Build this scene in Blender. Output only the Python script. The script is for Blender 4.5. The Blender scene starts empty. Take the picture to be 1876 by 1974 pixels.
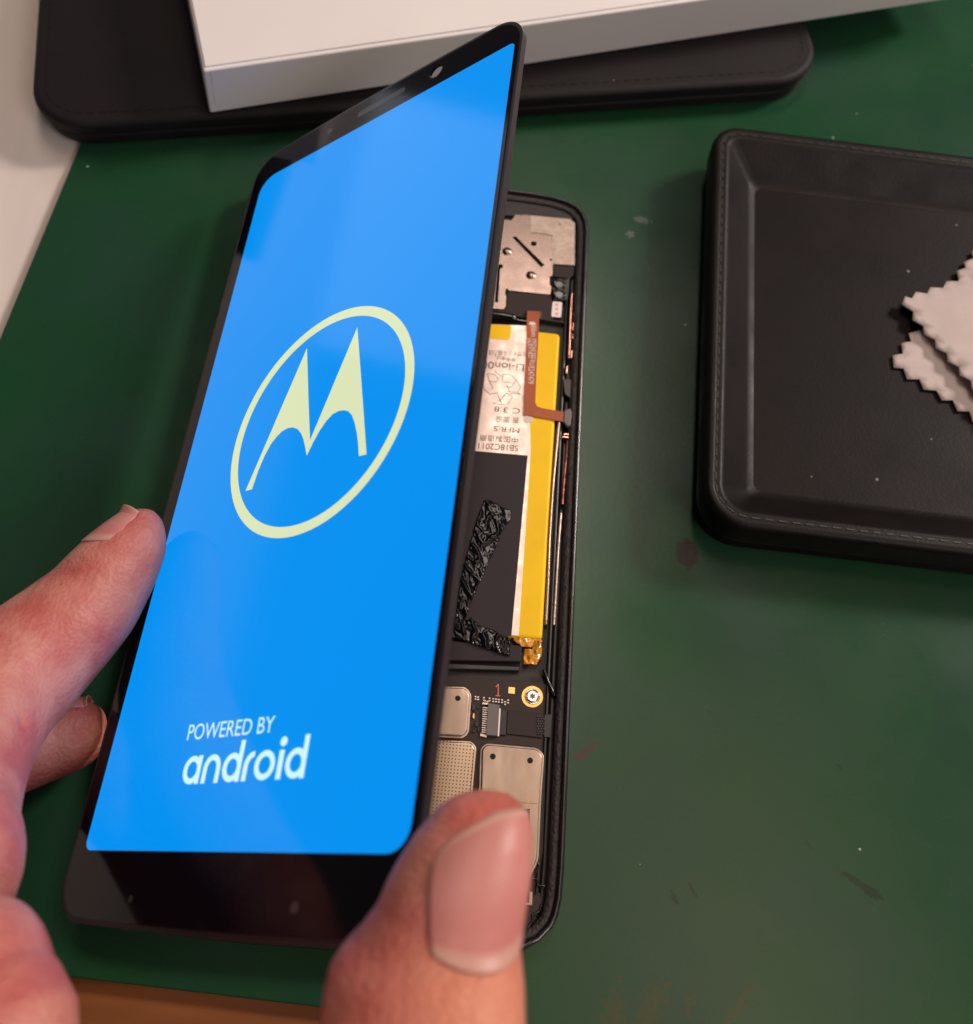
import bpy, bmesh, math, random
from mathutils import Vector, Matrix, noise
from mathutils.geometry import tessellate_polygon
random.seed(4)
S = 0.001                      # everything below is measured in millimetres
sc = bpy.context.scene
COL = sc.collection

# ------------------------------------------------------------ camera
RC = Matrix(((0.9961531749, 0.0591369084, 0.0646658961), (0.0810952910, -0.9017423021, -0.4245990749), (0.0332024975, 0.4282098162, -0.9030691820)))
CAM = Vector((58.447, 0.20356, 189.24135))
F, CX, CY = 1971.0978, 1008.63, 904.706          # in units of a 1876 x 1974 picture
cam = bpy.data.cameras.new('camera'); camo = bpy.data.objects.new('camera', cam); COL.objects.link(camo)
m = Matrix((RC[0], -RC[1], -RC[2])).transposed().to_4x4(); m.translation = CAM * S
camo.matrix_world = m
cam.sensor_fit = 'VERTICAL'; cam.sensor_height = 24; cam.lens = F / 1974 * 24
cam.shift_x = (938 - CX) / 1974; cam.shift_y = (CY - 987) / 1974
cam.clip_start = 0.005; cam.clip_end = 20
cam.dof.use_dof = True; cam.dof.focus_distance = 0.181; cam.dof.aperture_fstop = 12.5
sc.camera = camo

# ------------------------------------------------------------ world, lamps, exposure
w = bpy.data.worlds.new('World'); sc.world = w; w.use_nodes = True
bg = w.node_tree.nodes['Background']; bg.inputs[0].default_value = (0.92, 0.84, 0.84, 1); bg.inputs[1].default_value = 0.075
def area(name, loc, target, sx, sy, power, color):
    l = bpy.data.lights.new(name, 'AREA'); l.shape = 'RECTANGLE'; l.size = sx; l.size_y = sy; l.energy = power; l.color = color
    o = bpy.data.objects.new(name, l); COL.objects.link(o); o.location = Vector(loc) * S
    d = (Vector(target) - Vector(loc)).normalized(); o.rotation_euler = d.to_track_quat('-Z', 'Y').to_euler()
    return o
area('ceiling_strip_lamp', (85, 550, 1000), (60, 90, 0), 0.09, 0.50, 2.5, (1, .82, .70))
area('side_lamp', (820, 560, 600), (60, 80, 0), 0.18, 0.18, 9.2, (1, .86, .80))
area('ceiling_glow_lamp', (300, 110, 1000), (120, 80, 0), 0.42, 0.42, 0.75, (1, .68, .44))
area('desk_lamp', (370, -180, 1000), (100, 60, 0), 0.55, 0.42, 0.9, (1, .70, .50))
area('added_front_fill', (760, -620, 820), (110, 100, 0), 0.40, 0.36, 4.6, (1, .90, .87))  # added fill, brightens the box front and the tray's far wall
area('added_left_veil', (-760, 790, 60), (40, 100, 30), 0.30, 0.34, 0.34, (.78, .86, 1))  # added low panel, its reflection lays a pale veil over the screen
sc.view_settings.view_transform = 'Standard'; sc.view_settings.look = 'None'
sc.view_settings.exposure = 0; sc.view_settings.gamma = 1; sc.view_settings.use_curve_mapping = False

# ------------------------------------------------------------ geometry helpers
def ray(px, py):
    return RC.transposed() @ Vector(((px - CX) / F, (py - CY) / F, 1.0))
def W(px, py, z):                              # picture point -> point at height z above the mat
    d = ray(px, py); return CAM + d * ((z - CAM.z) / d.z)
class Frame:
    def __init__(s, o, R): s.o = Vector(o); s.R = R
    def at(s, u, v, h=0): return s.R @ Vector((u, v, h)) + s.o
    def pick(s, px, py):
        d = ray(px, py); n = s.R.col[2]; k = (s.o - CAM).dot(n) / d.dot(n)
        q = s.R.transposed() @ (CAM + d * k - s.o); return (q.x, q.y)
FLAT = Frame((0, 0, 0), Matrix.Identity(3))
RD = Matrix(((0.7622430296, 0.0317362579, -0.6465124699), (-0.0109688571, 0.9992872233, 0.0361210390), (0.6471979975, -0.0204415073, 0.7620478311)))
DISP = Frame((-2.60443, -0.58482, 13.77171), RD)
def g1(x, y): return (855.4 + x * .17537, 342.2 + y * .17537)
def g2(x, y): return (855.4 + x * .17537, 592.2 + y * .17537)
def g3(x, y): return (822.5 + .23333 * x, 855.4 + .23333 * y)
def g4(x, y): return (756.7 + .31665 * x, 1250.2 + .31665 * y)
def g5(x, y): return (888.3 + .2 * x, 1118.6 + .2 * y)
def g6(x, y): return (394.8 + .26672 * x, 559.3 + .26672 * y)
def g7(x, y): return (296.1 + .19291 * x, 1348.9 + .19291 * y)
def g8(x, y): return (1645 + .23333 * x, 427.7 + .23333 * y)
def P(g, pts, z):
    out = []
    for a in pts:
        q = W(*g(*a), z); out.append((q.x, q.y))
    return out
idn = lambda x, y: (x, y)

def link(name, me, mat, parent=None, smooth=False, bevel=0, seg=2, angle=35):
    o = bpy.data.objects.new(name, me); COL.objects.link(o)
    if mat: me.materials.append(mat)
    if smooth:
        for p in me.polygons: p.use_smooth = True
    if bevel:
        b = o.modifiers.new('bevel', 'BEVEL'); b.width = bevel * S; b.segments = seg; b.limit_method = 'ANGLE'; b.angle_limit = math.radians(angle)
        b.harden_normals = True
        for p in me.polygons: p.use_smooth = True
    if parent: o.parent = parent
    return o
def mesh(name, vs, fs, mat, parent=None, **k):
    me = bpy.data.meshes.new(name); me.from_pydata([tuple(Vector(v) * S) for v in vs], [], fs); me.update()
    bm = bmesh.new(); bm.from_mesh(me); bmesh.ops.recalc_face_normals(bm, faces=bm.faces); bm.to_mesh(me); bm.free()
    return link(name, me, mat, parent, **k)
def area2(p): return sum(p[i][0] * p[(i + 1) % len(p)][1] - p[(i + 1) % len(p)][0] * p[i][1] for i in range(len(p))) / 2
def prism_data(poly, z0, z1, holes=(), fr=FLAT):
    loops = [list(poly) if area2(poly) > 0 else list(poly)[::-1]] + [list(h) if area2(h) < 0 else list(h)[::-1] for h in holes]
    flat = [p for l in loops for p in l]; n = len(flat)
    tri = tessellate_polygon([[Vector((p[0], p[1], 0)) for p in l] for l in loops])
    vs = [fr.at(p[0], p[1], z1) for p in flat] + [fr.at(p[0], p[1], z0) for p in flat]
    if not holes:                      # one clean n-gon top and bottom bevels better
        fs = [list(range(n)), list(range(2 * n - 1, n - 1, -1))]
    else:
        fs = [list(t) for t in tri] + [[i + n for i in t][::-1] for t in tri]
    k = 0
    for l in loops:
        L = len(l)
        for i in range(L):
            a, b = k + i, k + (i + 1) % L; fs.append([a, b, b + n, a + n][::-1])
        k += L
    return vs, fs
def prism(name, poly, z0, z1, mat, parent=None, holes=(), fr=FLAT, **k):
    vs, fs = prism_data(poly, z0, z1, holes, fr); return mesh(name, vs, fs, mat, parent, **k)
def multi(name, items, mat, parent=None, fr=FLAT, **k):
    V, Fc = [], []
    for (poly, z0, z1) in items:
        vs, fs = prism_data(poly, z0, z1, (), fr); b = len(V); V += vs; Fc += [[i + b for i in f] for f in fs]
    return mesh(name, V, Fc, mat, parent, **k)
def rrect(x0, y0, x1, y1, r, n=8):
    rs = r if isinstance(r, (list, tuple)) else (r,) * 4
    out = []
    for (cx, cy, a0, rr) in ((x1 - rs[0], y1 - rs[0], 0, rs[0]), (x0 + rs[1], y1 - rs[1], 90, rs[1]), (x0 + rs[2], y0 + rs[2], 180, rs[2]), (x1 - rs[3], y0 + rs[3], 270, rs[3])):
        for i in range(n + 1):
            a = math.radians(a0 + 90 * i / n); out.append((cx + rr * math.cos(a), cy + rr * math.sin(a)))
    return out
def circle(x, y, r, n=24, sy=1): return [(x + r * math.cos(2 * math.pi * i / n), y + r * sy * math.sin(2 * math.pi * i / n)) for i in range(n)]
def inset(poly, d):
    p = poly if area2(poly) > 0 else poly[::-1]; n = len(p); out = []
    for i in range(n):
        a, b, c = Vector(p[i - 1]), Vector(p[i]), Vector(p[(i + 1) % n])
        e = (c - a).normalized(); out.append((b.x - e.y * d, b.y + e.x * d))
    return out
def rounded(poly, r, n=4):
    out = []; L = len(poly)
    for i in range(L):
        a, b, c = Vector(poly[i - 1]), Vector(poly[i]), Vector(poly[(i + 1) % L])
        d1, d2 = (a - b), (c - b); q = min(r, d1.length * .45, d2.length * .45); p1 = b + d1.normalized() * q; p2 = b + d2.normalized() * q
        for k in range(n + 1):
            t = k / n; v = p1 * (1 - t) ** 2 + b * 2 * t * (1 - t) + p2 * t * t; out.append((v.x, v.y))
    return out
def spline(pts, n=8):
    out = []; pts = [Vector(p) for p in pts]; m_ = len(pts)
    for i in range(m_ - 1):
        p0, p1, p2, p3 = pts[max(i - 1, 0)], pts[i], pts[i + 1], pts[min(i + 2, m_ - 1)]
        for k in range(n):
            t = k / n; out.append(0.5 * ((2 * p1) + (p2 - p0) * t + (2 * p0 - 5 * p1 + 4 * p2 - p3) * t * t + (3 * p1 - p0 - 3 * p2 + p3) * t ** 3))
    out.append(pts[-1]); return out
def tube(name, path, r, mat, parent=None, n=10, sub=6):
    path = spline(path, sub); vs, fs = [], []
    for i, c in enumerate(path):
        t = (path[min(i + 1, len(path) - 1)] - path[max(i - 1, 0)]).normalized()
        a = t.cross(Vector((0, 0, 1))); a = a.normalized() if a.length > .01 else Vector((1, 0, 0)); b = t.cross(a)
        rr = r(i / (len(path) - 1)) if callable(r) else r
        for k in range(n):
            an = 2 * math.pi * k / n; vs.append(c + (a * math.cos(an) + b * math.sin(an)) * rr)
    for i in range(len(path) - 1):
        for k in range(n):
            fs.append([i * n + k, i * n + (k + 1) % n, (i + 1) * n + (k + 1) % n, (i + 1) * n + k])
    fs.append(list(range(n))[::-1]); fs.append([(len(path) - 1) * n + k for k in range(n)])
    return mesh(name, vs, fs, mat, parent, smooth=True)
def text_data(s, fr, h, p0, p1, ptop, shear_free=True, ink=0.02):
    """text laid from p0 to p1 (local 2D of fr), its cap height reaching ptop over p0"""
    cu = bpy.data.curves.new('t', 'FONT'); cu.body = s; cu.resolution_u = 4
    o = bpy.data.objects.new('t', cu); COL.objects.link(o); bpy.context.view_layer.update()
    me = bpy.data.meshes.new_from_object(o.evaluated_get(bpy.context.evaluated_depsgraph_get()))
    xs = [v.co.x for v in me.vertices]; ys = [v.co.y for v in me.vertices]
    vs, fs = [], []
    if xs:
        x0, x1, y1 = min(xs), max(xs), max(ys)
        y0 = 0 if min(ys) > -.05 else min(ys)
        p0, p1, ptop = Vector(p0), Vector(p1), Vector(ptop)
        for v in me.vertices:
            q = p0 + (p1 - p0) * ((v.co.x - x0) / (x1 - x0)) + (ptop - p0) * ((v.co.y - y0) / (y1 - y0)); vs.append(fr.at(q.x, q.y, h))
        fs = [list(p.vertices) for p in me.polygons]
    bpy.data.objects.remove(o); bpy.data.meshes.remove(me); bpy.data.curves.remove(cu)
    return vs, fs
def join_mesh(name, items, mat, parent=None, **k):
    V, Fc = [], []
    for vs, fs in items:
        b = len(V); V += list(vs); Fc += [[i + b for i in f] for f in fs]
    return mesh(name, V, Fc, mat, parent, **k)
def sheet(poly, h, fr=FLAT):
    p = poly if area2(poly) > 0 else poly[::-1]
    tri = tessellate_polygon([[Vector((a[0], a[1], 0)) for a in p]])
    return [fr.at(a[0], a[1], h) for a in p], [list(t) for t in tri]
def stroke(path, wd, h, fr=FLAT, closed=False):
    p = [Vector(a) for a in path]; n = len(p); vs, fs = [], []
    for i in range(n):
        a = p[(i - 1) % n] if closed or i > 0 else p[i]; c = p[(i + 1) % n] if closed or i < n - 1 else p[i]
        d = (c - a).normalized(); q = Vector((-d.y, d.x)) * wd / 2
        vs += [fr.at(*(p[i] + q), h), fr.at(*(p[i] - q), h)]
    for i in range(n if closed else n - 1):
        j = (i + 1) % n; fs.append([2 * i, 2 * i + 1, 2 * j + 1, 2 * j])
    return vs, fs

def thing(name, label, cat, loc=(0, 0, 0), group=None):
    o = bpy.data.objects.new(name, None); COL.objects.link(o); o.empty_display_size = .01
    o['label'] = label; o['category'] = cat
    if group: o['group'] = group
    return o
def tag(o, label, cat, group=None):
    o['label'] = label; o['category'] = cat
    if group: o['group'] = group
    return o

# ------------------------------------------------------------ material helpers
def mat(name, col, rough=.5, metal=0, spec=.5, bump=0, bscale=400, var=0, vscale=60, col2=None, rvar=0, coat=0, coat_r=.05, emis=None, estr=0, sss=0, trans=0, alpha=1, stretch=(1, 1, 1), detail=4, aniso=0):
    m_ = bpy.data.materials.new(name); m_.use_nodes = True; nt = m_.node_tree; b = nt.nodes['Principled BSDF']
    I = b.inputs
    I['Base Color'].default_value = (*col, 1); I['Roughness'].default_value = rough; I['Metallic'].default_value = metal; I['Specular IOR Level'].default_value = spec
    I['Coat Weight'].default_value = coat; I['Coat Roughness'].default_value = coat_r; I['Transmission Weight'].default_value = trans; I['Alpha'].default_value = alpha
    if emis: I['Emission Color'].default_value = (*emis, 1); I['Emission Strength'].default_value = estr
    if sss: I['Subsurface Weight'].default_value = sss; I['Subsurface Radius'].default_value = (1, .35, .2); I['Subsurface Scale'].default_value = .0022
    tc = nt.nodes.new('ShaderNodeTexCoord'); mp = nt.nodes.new('ShaderNodeMapping'); mp.inputs['Scale'].default_value = stretch
    nt.links.new(tc.outputs['Object'], mp.inputs[0]); V = mp.outputs[0]
    if var or col2:
        n = nt.nodes.new('ShaderNodeTexNoise'); n.inputs['Scale'].default_value = vscale; n.inputs['Detail'].default_value = detail; nt.links.new(V, n.inputs[0])
        r = nt.nodes.new('ShaderNodeValToRGB'); c2 = col2 or tuple(c * (1 - var) for c in col); c1 = col if col2 else tuple(min(1, c * (1 + var)) for c in col)
        r.color_ramp.elements[0].position = .35; r.color_ramp.elements[1].position = .65
        r.color_ramp.elements[0].color = (*c2, 1); r.color_ramp.elements[1].color = (*c1, 1)
        nt.links.new(n.outputs[0], r.inputs[0]); nt.links.new(r.outputs[0], I['Base Color'])
    if rvar:
        n = nt.nodes.new('ShaderNodeTexNoise'); n.inputs['Scale'].default_value = vscale * 1.7; n.inputs['Detail'].default_value = 6; nt.links.new(V, n.inputs[0])
        r = nt.nodes.new('ShaderNodeMapRange'); r.inputs[1].default_value = .3; r.inputs[2].default_value = .7; r.inputs[3].default_value = max(0, rough - rvar); r.inputs[4].default_value = rough + rvar
        nt.links.new(n.outputs[0], r.inputs[0]); nt.links.new(r.outputs[0], I['Roughness'])
    if bump:
        n = nt.nodes.new('ShaderNodeTexNoise'); n.inputs['Scale'].default_value = bscale; n.inputs['Detail'].default_value = 5; nt.links.new(V, n.inputs[0])
        bp = nt.nodes.new('ShaderNodeBump'); bp.inputs['Strength'].default_value = 1; bp.inputs['Distance'].default_value = bump * S
        nt.links.new(n.outputs[0], bp.inputs['Height']); nt.links.new(bp.outputs[0], I['Normal'])
    return m_
def nodes(m_): return m_.node_tree, m_.node_tree.nodes['Principled BSDF']
def blob_mask(nt, centres, edge_scale=600, edge=.6):
    """irregular marks with shapes of their own at given places (mm, object space): list of (x, y, rx, ry, deg)"""
    tc = nt.nodes.new('ShaderNodeTexCoord'); ns = nt.nodes.new('ShaderNodeTexNoise'); ns.inputs['Scale'].default_value = edge_scale; ns.inputs['Detail'].default_value = 5
    nt.links.new(tc.outputs['Object'], ns.inputs[0]); last = None
    for (x, y, rx, ry, a) in centres:
        mp = nt.nodes.new('ShaderNodeMapping'); mp.vector_type = 'TEXTURE'; mp.inputs['Location'].default_value = (x * S, y * S, 0); mp.inputs['Rotation'].default_value = (0, 0, math.radians(a)); mp.inputs['Scale'].default_value = (rx * S, ry * S, 1e6)
        nt.links.new(tc.outputs['Object'], mp.inputs[0]); ln = nt.nodes.new('ShaderNodeVectorMath'); ln.operation = 'LENGTH'; nt.links.new(mp.outputs[0], ln.inputs[0])
        ad = nt.nodes.new('ShaderNodeMath'); ad.operation = 'MULTIPLY_ADD'; nt.links.new(ns.outputs[0], ad.inputs[0]); ad.inputs[1].default_value = edge * 3; nt.links.new(ln.outputs['Value'], ad.inputs[2])
        mr = nt.nodes.new('ShaderNodeMapRange'); mr.inputs[1].default_value = 1 + edge * 1.35; mr.inputs[2].default_value = .8 + edge * 1.35; nt.links.new(ad.outputs[0], mr.inputs[0])
        if last is None: last = mr.outputs[0]
        else:
            mx = nt.nodes.new('ShaderNodeMath'); mx.operation = 'MAXIMUM'; nt.links.new(last, mx.inputs[0]); nt.links.new(mr.outputs[0], mx.inputs[1]); last = mx.outputs[0]
    return last
def mixin(nt, b, sock, mask, value):
    """blend a Principled colour/value input towards value where mask is 1"""
    inp = b.inputs[sock]; mx = nt.nodes.new('ShaderNodeMix'); col = inp.type == 'RGBA'
    mx.data_type = 'RGBA' if col else 'FLOAT'; A, B, R = (6, 7, 2) if col else (2, 3, 0)
    if inp.is_linked: nt.links.new(inp.links[0].from_socket, mx.inputs[A])
    else: mx.inputs[A].default_value = inp.default_value
    mx.inputs[B].default_value = (*value, 1) if col else value
    nt.links.new(mask, mx.inputs[0]); nt.links.new(mx.outputs[R], inp)
def speckle(nt, scale, thr, tscale=1.0):
    tc = nt.nodes.new('ShaderNodeTexCoord'); v = nt.nodes.new('ShaderNodeTexVoronoi'); v.inputs['Scale'].default_value = scale; v.inputs['Randomness'].default_value = 1
    nt.links.new(tc.outputs['Object'], v.inputs[0]); n = nt.nodes.new('ShaderNodeTexNoise'); n.inputs['Scale'].default_value = scale * .37; nt.links.new(tc.outputs['Object'], n.inputs[0])
    sub = nt.nodes.new('ShaderNodeMath'); sub.operation = 'MULTIPLY'; nt.links.new(n.outputs[0], sub.inputs[0]); sub.inputs[1].default_value = thr * 2
    lt = nt.nodes.new('ShaderNodeMath'); lt.operation = 'LESS_THAN'; nt.links.new(v.outputs['Distance'], lt.inputs[0]); nt.links.new(sub.outputs[0], lt.inputs[1])
    # only keep some cells
    sep = nt.nodes.new('ShaderNodeSeparateColor'); nt.links.new(v.outputs['Color'], sep.inputs[0]); gt = nt.nodes.new('ShaderNodeMath'); gt.operation = 'GREATER_THAN'; gt.inputs[1].default_value = 1 - tscale; nt.links.new(sep.outputs[0], gt.inputs[0])
    mu = nt.nodes.new('ShaderNodeMath'); mu.operation = 'MULTIPLY'; nt.links.new(lt.outputs[0], mu.inputs[0]); nt.links.new(gt.outputs[0], mu.inputs[1])
    return mu.outputs[0]

M = {}
M['mat'] = mat('green_sheet', (.0095, .058, .021), .27, spec=.34, var=.0, col2=(.014, .050, .030), vscale=25, rvar=.05, bump=.010, bscale=900)
nt, b = nodes(M['mat'])
def mk(px, py, rx, ry, a): q = W(px, py, 0); return (q.x, q.y, rx, ry, a)
mixin(nt, b, 'Base Color', blob_mask(nt, [mk(1325, 1068, 2.6, 3.6, 10)], 900, .25), (.020, .012, .012))
mixin(nt, b, 'Base Color', blob_mask(nt, [mk(1238, 424, 2.4, 1.1, 0), mk(1216, 452, 1.2, 1.1, 0)], 1500, .8), (.085, .11, .09))
mixin(nt, b, 'Base Color', blob_mask(nt, [mk(1135, 1443, 2.4, .8, 35), mk(1117, 1458, 1.6, .9, 20)], 1800, 1.0), (.050, .026, .022))
mixin(nt, b, 'Base Color', blob_mask(nt, [mk(1660, 1705, 5, .7, -30), mk(1680, 1720, 2, 1, -30), mk(1335, 1715, 1.8, .35, -60), mk(1300, 1730, 1.4, .5, -65), mk(1560, 1630, 1.3, .25, -55), mk(1620, 1480, 1.2, .25, -50), mk(1432, 1990, 3, .4, -35)], 1200, .5), (.008, .030, .014))
mixin(nt, b, 'Base Color', speckle(nt, 130, .035, .35), (.30, .36, .30))
mixin(nt, b, 'Base Color', blob_mask(nt, [mk(1250, 1955, 7, 2.2, 60), mk(1330, 1935, 2.5, 1.2, 70), mk(1180, 1965, 6, 2.5, 80), mk(1420, 1945, 4, 1.2, 50)], 900, 1.2), (.030, .050, .021))
# fine scratches
n = nt.nodes.new('ShaderNodeTexNoise'); n.inputs['Scale'].default_value = 60; n.inputs['Detail'].default_value = 8; n.inputs['Roughness'].default_value = .75
tc = nt.nodes.new('ShaderNodeTexCoord'); mp = nt.nodes.new('ShaderNodeMapping'); mp.inputs['Scale'].default_value = (1, 9, 1); mp.inputs['Rotation'].default_value = (0, 0, 1.0); nt.links.new(tc.outputs['Object'], mp.inputs[0]); nt.links.new(mp.outputs[0], n.inputs[0])
mr = nt.nodes.new('ShaderNodeMapRange'); mr.inputs[1].default_value = .60; mr.inputs[2].default_value = .74; nt.links.new(n.outputs[0], mr.inputs[0]); mr.inputs[4].default_value = .6
mixin(nt, b, 'Base Color', mr.outputs[0], (.014, .038, .018))
mixin(nt, b, 'Base Color', speckle(nt, 420, .05, .12), (.05, .09, .05))

M['table'] = mat('cream_tabletop', (.68, .61, .56), .45, var=.05, vscale=90, bump=.02, bscale=500, stretch=(1, .15, 1))
M['wood'] = mat('orange_wood', (.30, .105, .03), .4, col2=(.13, .042, .014), vscale=70, bump=.03, bscale=300, stretch=(.12, 1, 1), rvar=.08, detail=8)
M['leather'] = mat('black_leather', (.0060, .0034, .0030), .5, spec=.14, var=.25, vscale=50, bump=.035, bscale=1600, rvar=.06)
M['leather_rim'] = mat('glossy_black_leather', (.0060, .0038, .0034), .46, spec=.20, var=.25, vscale=50, bump=.05, bscale=1600, rvar=.08)
M['leather_matte'] = mat('black_soft_leather', (.008, .0065, .007), .62, spec=.25, var=.2, vscale=50, bump=.06, bscale=1500)
for k_ in ('leather', 'leather_matte'):
    nt, b = nodes(M[k_]); mixin(nt, b, 'Base Color', speckle(nt, 160, .05, .35), (.22, .18, .17))
M['thread'] = mat('black_thread', (.016, .012, .012), .55, bump=.05, bscale=3000)
M['card'] = mat('white_card', (.78, .745, .73), .55, var=.015, vscale=40, bump=.01, bscale=900)
M['card_edge'] = mat('card_fold', (.60, .50, .44), .7, var=.1, vscale=200)
M['cloth'] = mat('pink_beige_microfibre', (.52, .44, .41), .9, var=.04, vscale=200, bump=.05, bscale=2500)
M['glass'] = mat('black_bezel_glass', (.006, .005, .009), .07, spec=.26, var=.3, vscale=30, rvar=.03)
M['frame_d'] = mat('display_frame_plastic', (.026, .018, .022), .35, bump=.02, bscale=1500)
M['lens'] = mat('sensor_window', (.05, .045, .05), .12)
def screen_mat(name, col, strength, grain=.03):
    m_ = mat(name, (.003, .003, .004), .09, spec=.26, emis=col, estr=strength); nt, b = nodes(m_)
    return m_
M['screen'] = screen_mat('lit_screen_blue', (.0, .285, .88), 1.0)
M['logo'] = screen_mat('lit_screen_logo', (.72, .79, .48), 1.0)
M['text_lit'] = screen_mat('lit_screen_text', (.62, .95, 1.0), 1.0)
M['body'] = mat('black_anodised_frame', (.012, .012, .014), .28, metal=.0, spec=.8, bump=.008, bscale=1500, rvar=.08)
M['glue'] = mat('rough_black_adhesive', (.020, .015, .016), .42, bump=.22, bscale=1500, rvar=.15, vscale=900)
M['channel'] = mat('black_plastic', (.010, .009, .010), .35, bump=.03, bscale=900)
M['floor_p'] = mat('black_midframe', (.014, .011, .012), .5, bump=.03, bscale=900)
M['plate'] = mat('dark_graphite_sheet', (.032, .021, .020), .6, spec=.3, bump=.012, bscale=1200, var=.06)
M['shield'] = mat('nickel_shield', (.42, .33, .27), .40, metal=1, bump=.012, bscale=900, rvar=.14, vscale=250, stretch=(1, .25, 1), var=.10)
M['shield_smooth'] = mat('satin_nickel_plate', (.27, .205, .18), .27, metal=1, bump=.0012, bscale=700, rvar=.03, vscale=200)
M['foil'] = mat('crinkled_conductive_tape', (.52, .42, .35), .50, metal=.75, bump=.10, bscale=900, var=.12, vscale=500)
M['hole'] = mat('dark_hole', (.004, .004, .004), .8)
M['gold'] = mat('gold_plating', (.85, .50, .16), .32, metal=.8, bump=.01)
M['steel'] = mat('screw_steel', (.62, .60, .60), .2, metal=1)
M['copper'] = mat('copper_spring', (.75, .40, .28), .28, metal=1, bump=.06, bscale=1200)
M['rosy'] = mat('worn_red_copper', (.45, .13, .10), .35, metal=.7, bump=.15, bscale=1300)
M['yellow'] = mat('yellow_polyimide_wrap', (.92, .57, .004), .42, spec=.22, var=.05, vscale=120, bump=.06, bscale=220, coat=.0)
M['amber'] = mat('amber_tape', (.62, .26, .012), .25, var=.3, vscale=300, bump=.5, bscale=260, coat=.6)
M['label'] = mat('pinkish_foil_label', (.82, .64, .56), .30, metal=.15, bump=.05, bscale=260, rvar=.08, vscale=300)
M['ink'] = mat('dark_print', (.045, .035, .03), .4)
M['black_label'] = mat('black_label_block', (.022, .015, .019), .55, spec=.3, bump=.006, bscale=1200)
M['tape'] = mat('crumpled_black_tape', (.003, .003, .005), .15, spec=.22, bump=.03, bscale=500)
M['flex'] = mat('orange_flex_cable', (.36, .07, .010), .38, spec=.35, var=.12, vscale=150, coat=0, bump=.01)
M['white_ink'] = mat('white_print', (.80, .66, .60), .5)
M['grey_part'] = mat('grey_component', (.13, .11, .11), .4, bump=.01)
M['pcb'] = mat('dark_circuit_board', (.028, .017, .014), .5, spec=.35, bump=.010, bscale=1200, var=.08)
M['red_ink'] = mat('red_print', (.72, .13, .09), .5)
M['white_lab'] = mat('white_indicator_label', (.86, .76, .74), .6)
M['smd'] = mat('tin_terminals', (.60, .52, .46), .35, metal=.6)
M['gloss_black'] = mat('gloss_black_sleeve', (.006, .006, .009), .16, spec=.6)

# ============================================================ setting
prism('tabletop', [(-420, 2), (520, 2), (520, 620), (-420, 620)], -22, -2, M['table'], bevel=.5)['kind'] = 'structure'
prism('wooden_table_edge', [(-420, -260), (520, -260), (520, 1.5), (-420, 1.5)], -22, -2.4, M['wood'], bevel=1)['kind'] = 'structure'
a, b_ = W(165, 250, 0), W(0, 650, 0); ed = (a - b_).normalized(); c_, d_ = W(60, 1875, 0), W(640, 1945, 0); fd = (d_ - c_).normalized()
def isect(p, u, q, v):
    den = u.x * v.y - u.y * v.x; t = ((q.x - p.x) * v.y - (q.y - p.y) * v.x) / den; return p + u * t
cor = isect(a, ed, c_, fd)
o = prism('green_work_mat', [(cor.x, cor.y), tuple((c_ + fd * 420).xy), (c_.x + 430, 420), tuple((a + ed * 260).xy)], -2, 0, M['mat'], bevel=.35)
tag(o, 'large smooth dark green work mat with scuffs, lying under the phone', 'work mat')

# ============================================================ black pad under the box
def rot_frame(ox, oy, deg, z=0): return Frame((ox, oy, z), Matrix.Rotation(math.radians(deg), 3, 'Z'))
def stitches(fr, pts, h, L=1.7, gap=.9, wd=.38, th=.22):
    items = []; path = [Vector(p) for p in pts]; acc = 0; pos = 0
    segs = []
    for i in range(len(path) - 1): segs.append((path[i], path[i + 1], (path[i + 1] - path[i]).length))
    def point(s):
        for a_, b2, l in segs:
            if s <= l: return a_ + (b2 - a_) * (s / l)
            s -= l
        return None
    tot = sum(s[2] for s in segs); s = 0
    while s + L < tot:
        p, q = point(s), point(s + L)
        d = (q - p).normalized(); n_ = Vector((-d.y, d.x)) * wd / 2
        items.append(([tuple(p + n_ * .4), tuple(p + d * .3 + n_), tuple(q - d * .3 + n_), tuple(q + n_ * .4), tuple(q - n_ * .4), tuple(q - d * .3 - n_), tuple(p + d * .3 - n_), tuple(p - n_ * .4)], h - .15, h + th)); s += L + gap
    return items
pf = rot_frame(-50.5, 160.5, 11.8)
pad = thing('leather_case', 'closed flat black leather case with rounded corners, lying under the white box', 'case')
po = rrect(0, 0, 188, 120, 13, 10)
prism('lower_shell', inset(po, 1.0), 0, 3.6, M['leather_matte'], pad, fr=pf, bevel=1.2, seg=3)
prism('upper_shell', po, 3.7, 8, M['leather_matte'], pad, fr=pf, bevel=1.6, seg=4)
multi('stitching', stitches(pf, inset(po, 3.2) + [inset(po, 3.2)[0]], 8.0, wd=.3, th=.12), M['leather_matte'], pad, fr=pf)

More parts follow.
